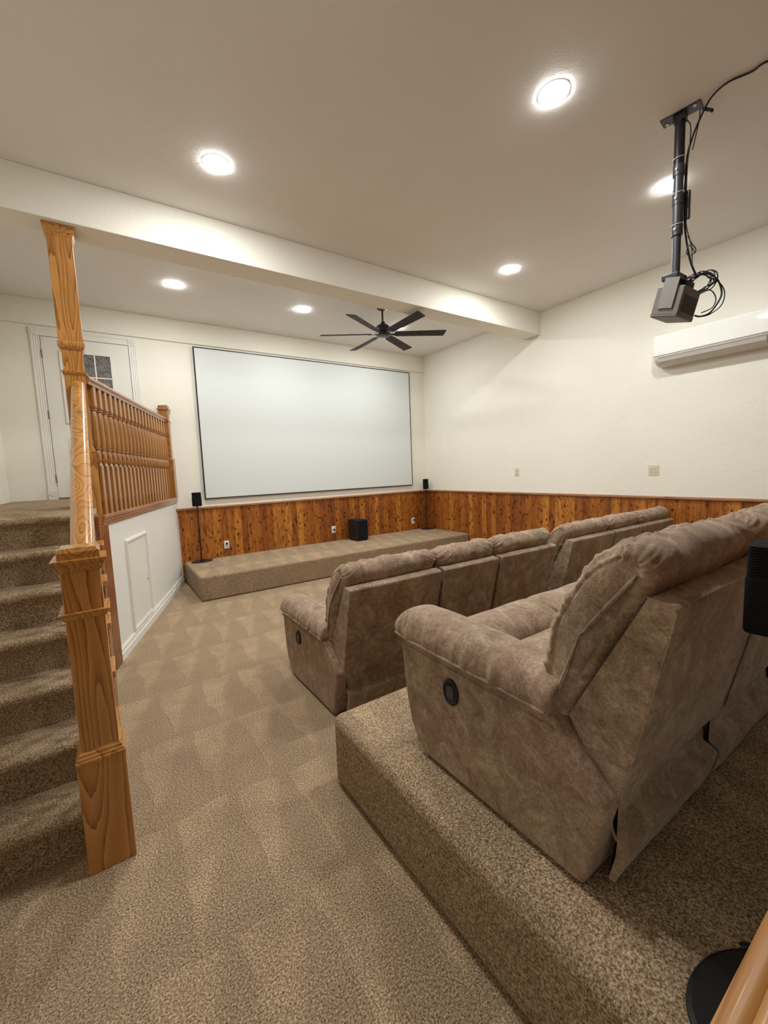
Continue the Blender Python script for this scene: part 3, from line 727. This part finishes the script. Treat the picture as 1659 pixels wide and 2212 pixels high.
# projector body: pitched box
pj = thing('projector', 'grey box projector with dark vent hanging from the black ceiling pole', 'projector', (-2.283, -5.44, 2.60))
pj.rotation_euler = (TT, 0, 0)
bw, bd, bh = 0.125, 0.085, 0.095
pj.location = (-2.275, -5.437, 2.622)
bm = box(-bw, bw, -bd, bd, -bh, bh); obj('casing', bm, 'grey', pj, 0.008, False, 3)
obj('vent_panel', box(-bw+0.03, bw-0.02, -bd-0.002, -bd+0.001, -bh+0.035, bh-0.05), 'dgrey', pj, 0.002)
obj('bottom_seam', box(-bw-0.0006, bw+0.0006, -bd-0.0006, bd+0.0006, -bh+0.016, -bh+0.0175), 'slot', pj)
bm = bmesh.new(); lathe(bm, [(0.040, bd-0.001), (0.040, bd+0.006), (0.032, bd+0.006), (0.028, bd+0.002)], (0.02, 0, 0.02), 28, 'Y'); obj('lens_ring', bm, 'black', pj, 0, True)
obj('neck', box(-0.06, 0.06, -0.06, 0.06, bh, bh+0.045), 'black', pj, 0.006)
bm = bmesh.new()
bx(bm, -bw-0.012, 0.02, -0.045, 0.045, bh+0.045, bh+0.050)
bx(bm, -bw-0.012, -bw-0.006, -0.045, 0.045, -0.045, bh+0.050)
obj('side_bracket', bm, plain('light_grey_bracket', (0.24, 0.215, 0.195), 0.5), pj, 0.002)
# power brick tied to the pole
tag(obj('power_brick', box(px_+0.034, px_+0.058, py_-0.055, py_-0.015, 3.165, 3.345), 'black', None, 0.005), 'flat black power adapter strapped to the projector pole', 'power adapter')
cb = thing('projector_cables', 'black cables running across the ceiling and down the pole, coiled beside the projector', 'cable', (0, 0, 0))
bm = bmesh.new()
tube(bm, [(-2.10, -6.25, HC-0.008), (-2.22, -5.98, HC-0.008), (-2.285, -5.86, HC-0.010), (-2.275, -5.80, HC-0.008), (-2.315, -5.70, HC-0.010), (-2.30, -5.62, HC-0.02), (-2.262, -5.56, HC-0.05), (-2.252, -5.50, HC-0.16), (-2.245, -5.468, HC-0.28), (-2.248, -5.462, 3.30), (-2.245, -5.468, 3.12), (-2.235, -5.485, 2.98), (-2.21, -5.50, 2.88), (-2.17, -5.52, 2.80)], 0.006)
tube(bm, [(-2.27, -5.47, HC-0.05), (-2.262, -5.490, HC-0.10), (-2.258, -5.486, HC-0.22), (-2.262, -5.478, HC-0.33), (-2.25, -5.474, 3.2), (-2.25, -5.482, 3.10), (-2.245, -5.51, 2.98), (-2.25, -5.52, 2.86)], 0.0035)
tube(bm, [(-2.262, -5.54, HC-0.03), (-2.252, -5.53, HC-0.10), (-2.25, -5.50, HC-0.24)], 0.0035)
tube(bm, [(-2.255, -5.49, 3.05), (-2.245, -5.515, 2.99), (-2.225, -5.53, 2.95), (-2.24, -5.505, 2.92), (-2.25, -5.485, 2.95), (-2.245, -5.50, 2.99), (-2.23, -5.53, 2.93)], 0.003)
obj('ceiling_cable', bm, 'black', cb, 0, True)
bm = bmesh.new()
cc0 = Vector((-2.150, -5.532, 2.757))
ax1 = Vector((0.25, -0.95, 0.10)).normalized(); ax2 = Vector((0, 0.1, 1)).normalized()
pts = []
for i in range(120):
    a = i*0.40; r = 0.068+0.012*math.sin(i*0.31)+0.010*math.sin(i*1.1)
    pts.append(cc0+ax1*r*1.15*math.cos(a)+ax2*r*0.85*math.sin(a)+Vector((0.03*math.sin(i*0.23), 0.010*math.sin(i*0.7), 0.012*math.sin(i*0.9))))
tube(bm, pts, 0.0038, 7, 3)
tube(bm, [cc0+Vector((0.0, -0.03, 0.055)), (-2.115, -5.615, 2.76), (-2.10, -5.64, 2.68), (-2.11, -5.635, 2.62), (-2.14, -5.595, 2.545), (-2.18, -5.555, 2.525), (-2.22, -5.535, 2.53)], 0.0055)
tube(bm, [cc0+Vector((0.0, -0.05, 0.02)), (-2.11, -5.63, 2.73), (-2.09, -5.655, 2.66), (-2.10, -5.64, 2.58), (-2.15, -5.59, 2.53), (-2.20, -5.55, 2.52)], 0.0035)
tube(bm, [cc0+Vector((0.02, 0.02, -0.05)), (-2.11, -5.58, 2.70), (-2.10, -5.61, 2.64), (-2.12, -5.60, 2.58), (-2.17, -5.555, 2.55)], 0.0035)
obj('coiled_cable', bm, 'black', cb, 0, True)
bm = bmesh.new(); bx(bm, -0.012, 0.012, -0.035, 0.035, -0.009, 0.009, Matrix.Translation((-2.245, -5.575, HC-0.05)) @ Matrix.Rotation(0.7, 4, 'X')); obj('connector', bm, 'slot', cb, 0.004)

# ------------------------------------------------------------ reclining sofas
SW = 2.18
def cat2(pts, per): return [(v.x, v.y) for v in catmull([(a, b, 0) for a, b in pts], per, True)]
def resample(pts, n):
    P = [Vector((a, b)) for a, b in pts]; L = [0]
    for i in range(len(P)): L.append(L[-1]+(P[(i+1) % len(P)]-P[i]).length)
    out = []; tot = L[-1]; j = 0
    for k in range(n):
        s = tot*k/n
        while L[j+1] < s: j += 1
        f = (s-L[j])/max(1e-9, L[j+1]-L[j]); a = P[j % len(P)]; b = P[(j+1) % len(P)]; out.append(a.lerp(b, f))
    return out
def puffy(prof, x0, x1, nprof=150, nx=64, r=0.06, shrink=0.55, disp=None):
    """closed profile (y,z) swept in x with soft rounded ends; disp(s, d0, d1, x, y, z) offsets along the surface normal"""
    P = resample(cat2(prof, 10), nprof); n = len(P)
    cen = sum(P, Vector((0, 0)))/n
    nr = []
    for i in range(n):
        t = (P[(i+1) % n]-P[i-1]); t.normalize(); nr.append(Vector((t.y, -t.x)))
    area = sum(P[i].x*P[(i+1) % n].y-P[(i+1) % n].x*P[i].y for i in range(n))
    if area < 0: nr = [-q for q in nr]
    def ring(x, inset, k=1.0):
        out = []
        for i in range(n):
            p = P[i]-nr[i]*inset; p = cen+(p-cen)*k
            out.append(Vector((x, p.x, p.y)))
        return out
    secs = []; par = []
    m = 14
    caps_ = [0.12, 0.35, 0.6, 0.8, 0.93]
    for k in caps_: secs.append(ring(x0-0.012*(1-k*k), r*shrink, k)); par.append((x0, k))
    for q in range(m):
        a = PI/2*q/m; secs.append(ring(x0+r*(1-math.cos(a)), r*shrink*(1-math.sin(a)))); par.append((x0+r*(1-math.cos(a)), 1))
    for q in range(nx+1):
        x = x0+r+(x1-x0-2*r)*q/nx; secs.append(ring(x, 0)); par.append((x, 1))
    for q in range(m-1, -1, -1):
        a = PI/2*q/m; secs.append(ring(x1-r*(1-math.cos(a)), r*shrink*(1-math.sin(a)))); par.append((x1-r*(1-math.cos(a)), 1))
    for k in caps_[::-1]: secs.append(ring(x1+0.012*(1-k*k), r*shrink, k)); par.append((x1, k))
    bm = bmesh.new(); loft(bm, secs); bmesh.ops.recalc_face_normals(bm, faces=bm.faces[:]); bm.normal_update()
    if disp:
        bm.verts.ensure_lookup_table(); off = []
        for a, (x, k) in enumerate(par):
            for i in range(n):
                v = bm.verts[a*n+i]; off.append((v, v.normal*disp(i/n, x-x0, x1-x, v.co.x, v.co.y, v.co.z)))
        for v, o in off: v.co += o
    return bm

def ridge(v): return (1-abs(2*(v % 1.0)-1))-0.5
def back_disp(seed):
    def f(s, d0, d1, x, y, z):
        if min(d0, d1) < 1e-6: return -0.006+0.014*noise.noise(Vector((y*5+z*9, seed, y*7)))
        o = 0.009*noise.noise(Vector((x*5+seed, y*5, z*5)))+0.005*noise.noise(Vector((x*15, y*15+seed, z*15)))
        for d in (d0, d1):
            if d < 0.30:
                wide = math.exp(-(d/0.12)**2)*min(1, d/0.005)
                a_ = s*50+seed*3+d*14
                f1 = abs(noise.noise(Vector((a_, d*6+seed, 0)))); f2 = abs(noise.noise(Vector((a_*2.1, d*9, seed))))
                o += wide*(0.014*f1+0.006*f2-0.004)*(1-0.55*math.exp(-((d-0.02)/0.02)**2) if d < 0.02 else 1)
            o -= 0.006*math.exp(-(d/0.0022)**2)
        # top seam with gathers in front of it
        if z > 0.88:
            ys = -0.062
            g = math.exp(-((y-ys-0.03)/0.06)**2) if y > ys else math.exp(-((y-ys)/0.018)**2)
            o += 0.013*g*(noise.noise(Vector((x*34+seed, y*6, 0)))+0.5*noise.noise(Vector((x*75, seed, y*5))))
            o -= 0.007*math.exp(-((y-ys)/0.006)**2)
        # drag folds on the rear of the head roll and the ends
        if y < 0.02: o += 0.010*max(0, noise.noise(Vector((x*11-z*6+seed, z*2, 0))))*(1 if z > 0.85 else 0.4)
        return o
    return f
BACK = [(0.080, 0.455), (0.135, 0.43), (0.180, 0.475), (0.185, 0.57), (0.165, 0.68), (0.135, 0.78), (0.085, 0.87), (0.030, 0.945), (-0.030, 0.992), (-0.080, 1.010), (-0.128, 0.993), (-0.152, 0.955), (-0.148, 0.915), (-0.128, 0.878), (-0.060, 0.73), (0.015, 0.58)]
SHELL = [(0.078, 0.472), (-0.130, 0.878), (-0.190, 0.872), (-0.198, 0.860), (-0.072, 0.285), (-0.048, 0.272), (-0.040, 0.285)]
SIDE = [(0.0, 0.012), (0.70, 0.012), (0.745, 0.04), (0.790, 0.12), (0.815, 0.22), (0.835, 0.38), (0.848, 0.495), (0.50, 0.490), (0.105, 0.488), (0.098, 0.470), (-0.070, 0.310), (-0.064, 0.285)]
def arm_pad(x0, x1, seed, flip):
    """padded arm: sections along y"""
    bm = bmesh.new(); secs = []; ny_ = 76; nn = 44
    cxm = (x0+x1)/2; hw = (x1-x0)/2
    for k in range(ny_+1):
        u = k/ny_; y = 0.095+0.805*(1-(1-u)**1.35)
        dn = 0.900-y
        zb = 0.488+0.008*(y/0.85)
        top = 0.086+0.020*math.sin(min(1, y/0.8)*PI*0.5)
        f = 1.0
        if dn < 0.095: f = math.sqrt(max(0.0, 1-(1-dn/0.095)**2))
        sec = []
        for i in range(nn):
            a = 2*PI*i/nn; c, s = math.cos(a), math.sin(a)
            e = 0.72
            X = hw*(abs(c)**e)*(1 if c > 0 else -1)
            if s >= 0: Z = top*(abs(s)**0.80)
            else: Z = -0.010*(abs(s)**0.6)
            zc = 0.030*(1-f)
            ff = 0.15+0.85*f
            X2 = X*(0.80+0.20*f) if f < 1 else X
            Z2 = (Z-0.02)*ff+0.02
            w_ = 0
            if s > -0.2:
                w_ = 0.010*noise.noise(Vector((X*6, y*9+seed, Z*6)))+0.016*noise.noise(Vector((X*3, y*34+seed*2, 1.5)))*max(0, c*(-1 if not flip else 1)+0.25)*(1 if 0.3 < y < 0.85 else 0.4)
            sec.append(Vector((cxm+X2*(1+w_*6), y, zb+Z2*(1+w_*4))))
        secs.append(sec)
    loft(bm, secs); return bm
def make_sofa(loc, label):
    t = thing('reclining_sofa', label, 'sofa', loc, 0, None)
    t['group'] = 'taupe suede reclining sofas in two rows'
    aw = 0.235
    for side_ in (0, 1):
        x0 = 0.0 if side_ == 0 else SW-aw; x1 = x0+aw
        bm = bmesh.new(); prism(bm, SIDE, lambda p, q, tt: Vector((tt, p, q)), x0+0.012, x1-0.012)
        arm = obj('arm', bm, 'suede', t, 0.012, False, 3); shade_auto(arm, 50)
        o = obj('arm_pad', arm_pad(x0-0.001, x1+0.001, 1.3+side_*4, side_ == 1), 'suede', arm, 0, True)
        # welt along the outer seam
        bm = bmesh.new(); xx = x0+0.001 if side_ == 0 else x1-0.001
        tube(bm, [(xx, 0.10, 0.480), (xx-0.002, 0.3, 0.484), (xx-0.003, 0.6, 0.487), (xx-0.002, 0.80, 0.489), (xx, 0.868, 0.497)], 0.0055, 8); obj('welt', bm, 'suede', arm, 0, True)
        bm = bmesh.new()
        tube(bm, [(xx, 0.085, 0.446), (xx-0.0005, 0.3, 0.452), (xx-0.0005, 0.6, 0.455), (xx, 0.80, 0.457), (xx, 0.843, 0.462)], 0.003, 8); obj('seam', bm, 'suede', arm, 0, True)
        # release handle in its oval bezel
        hx = x0+0.010 if side_ == 0 else x1-0.010; sg = -1 if side_ == 0 else 1
        def oval(rx, rz, x): return [Vector((x, 0.525+rx*math.cos(a), 0.362+rz*math.sin(a))) for a in [2*PI*i/32 for i in range(32)]]
        bm = bmesh.new(); loft(bm, [oval(0.040, 0.052, hx-sg*0.004), oval(0.040, 0.052, hx+sg*0.006), oval(0.034, 0.046, hx+sg*0.010), oval(0.028, 0.040, hx+sg*0.006), oval(0.027, 0.038, hx+sg*0.0035)]); hb_ = shade_auto(obj('handle_bezel', bm, 'black', arm), 60)
        bm = bmesh.new(); loft(bm, [[Vector((x_, 0.525+a, 0.362+b)) for a, b in rounded(0.020, 0.026, 0.012)] for x_ in (hx+sg*0.003, hx+sg*0.0075)]); obj('release_lever', bm, 'polem', arm, 0.001)
    # base frame
    obj('base_frame', box(0.03, SW-0.03, 0.02, 0.70, 0.028, 0.30), 'suede', t, 0.008)
    for fx in (0.05, 0.80, 1.36, SW-0.09):
        obj('glide', box(fx, fx+0.04, 0.06, 0.10, 0.0, 0.03), 'black', t)
        obj('glide', box(fx, fx+0.04, 0.60, 0.64, 0.0, 0.03), 'black', t)
    seats = [(0.06, 0.79), (0.82, 1.375), (1.405, SW-0.06)]
    inner = [(aw-0.004, 0.80), (0.803, 1.387), (1.39, SW-aw+0.004)]
    for n_, ((a, b), (ia, ib)) in enumerate(zip(seats, inner)):
        bm = bmesh.new(); prism(bm, SHELL, lambda p, q, tt: Vector((tt, p, q)), a, b)
        sh = obj('back_shell', bm, 'suede', t, 0.014, False, 4); shade_auto(sh, 60)
        for xe in (a+0.002, b-0.002):
            bm = bmesh.new(); tube(bm, [(xe, -0.128, 0.877), (xe, -0.186, 0.868), (xe, -0.194, 0.855), (xe, -0.135, 0.575), (xe, -0.073, 0.292)], 0.0028, 6, 1, False)
            obj('welt', bm, 'suede', sh, 0, True)
        bc = obj('back_cushion', puffy(BACK, a-0.008 if n_ == 0 else a-0.012, b+0.008 if n_ == 2 else b+0.012, 330, 110, 0.085, 0.50, back_disp(n_*5.7+loc[0])), 'suede', t, 0, True)
        # seat pad and the rolled leg rest in front
        pad = [(0.14, 0.30), (0.12, 0.40), (0.20, 0.455), (0.36, 0.462), (0.50, 0.455), (0.560, 0.425), (0.555, 0.32), (0.35, 0.28)]
        obj('seat_cushion', puffy(pad, ia, ib, 90, 30, 0.05, 0.6, lambda s, d0, d1, x, y, z: 0.006*noise.noise(Vector((x*6, y*6, z*6)))), 'suede', t, 0, True)
        roll = [(0.555, 0.30), (0.555, 0.43), (0.60, 0.492), (0.70, 0.520), (0.79, 0.500), (0.845, 0.44), (0.850, 0.34), (0.835, 0.20), (0.800, 0.09), (0.74, 0.07), (0.70, 0.15), (0.66, 0.26)]
        obj('leg_rest', puffy(roll, ia, ib, 110, 30, 0.05, 0.6, lambda s, d0, d1, x, y, z: 0.006*noise.noise(Vector((x*6+3, y*6, z*6)))), 'suede', t, 0, True)
    # rear skirt: hangs from under the shells down to the floor
    for n_, (a, b) in enumerate([(0.085, 0.715), (0.728, 1.45), (1.463, SW-0.085)]):
        sk = [(-0.060, 0.30), (-0.042, 0.235), (-0.046, 0.190), (-0.082, 0.172), (-0.090, 0.155), (-0.078, 0.09), (-0.052, 0.022), (-0.034, 0.022), (-0.052, 0.10), (-0.056, 0.145), (-0.038, 0.175), (-0.038, 0.22), (-0.050, 0.30)]
        bm = bmesh.new(); secs = []
        for k in range(31):
            x = a+(b-a)*k/30
            secs.append([Vector((x, p+0.006*noise.noise(Vector((x*6+n_, q*8, 2)))*(1 if q < 0.28 else 0), q)) for p, q in sk])
        loft(bm, secs); shade_auto(obj('rear_skirt', bm, 'suede', t), 60)
    return t
make_sofa((-4.625, -6.170, 0.362), 'taupe suede reclining sofa nearest the camera, on the carpeted riser')
make_sofa((-4.550, -4.450, 0.0), 'taupe suede reclining sofa in the front row, aisle end, directly ahead of the nearest sofa')
make_sofa((-2.250, -4.450, 0.0), 'taupe suede reclining sofa in the front row, farthest one against the right wall')

# ------------------------------------------------------------ rear loudspeaker, stand and rail near the camera
RZ = 0.363
st = stand('black speaker stand base on the riser at the lower right corner of the photo', (-4.555, -6.565, RZ), -0.30, 0.798, 0.185, 0.130, 0.0, (0.170, 0.0))
speaker('black ribbed loudspeaker at the right edge of the photo behind the nearest sofa', (-4.358, -6.50, RZ+0.80), 0.10, 0.13, 0.125, 0.205)
bm = bmesh.new(); tube(bm, [(-4.375, -6.60, RZ+0.03), (-4.40, -6.52, RZ+0.012), (-4.42, -6.482, RZ+0.006), (-4.438, -6.478, RZ+0.012), (-4.434, -6.496, RZ+0.020), (-4.41, -6.515, RZ+0.012), (-4.34, -6.56, RZ+0.006), (-4.20, -6.60, RZ+0.006), (-3.9, -6.62, RZ+0.006)], 0.0035)
tag(obj('speaker_wire', bm, 'black', None, 0, True), 'black wire looping beside the stand base at the lower right corner', 'cord')
struct('wall_knee', box(-5.48, -0.021, -6.75, -6.702, 0, 1.06), 'lowwall')
bm = bmesh.new()
hp = [(-6.655, 1.064), (-6.652, 1.078), (-6.654, 1.092), (-6.662, 1.099), (-6.672, 1.1005), (-6.676, 1.099), (-6.680, 1.1025), (-6.690, 1.1035), (-6.742, 1.1035), (-6.752, 1.1025), (-6.756, 1.099), (-6.760, 1.1005), (-6.770, 1.099), (-6.778, 1.092), (-6.780, 1.078), (-6.777, 1.064)]
prism(bm, hp, lambda p, q, t: Vector((t, p, q)), -5.50, -0.045)
hr = obj('oak_rail', bm, mat_oak('oak_rear_rail', (0.28, 0.11, 0.026), (0.42, 0.185, 0.045), (0.50, 0.24, 0.065), axis='X', rough=0.4, coat=0.06)); shade_auto(hr, 40)
tag(hr, 'wide varnished oak rail crossing the lower right corner of the photo', 'rail')
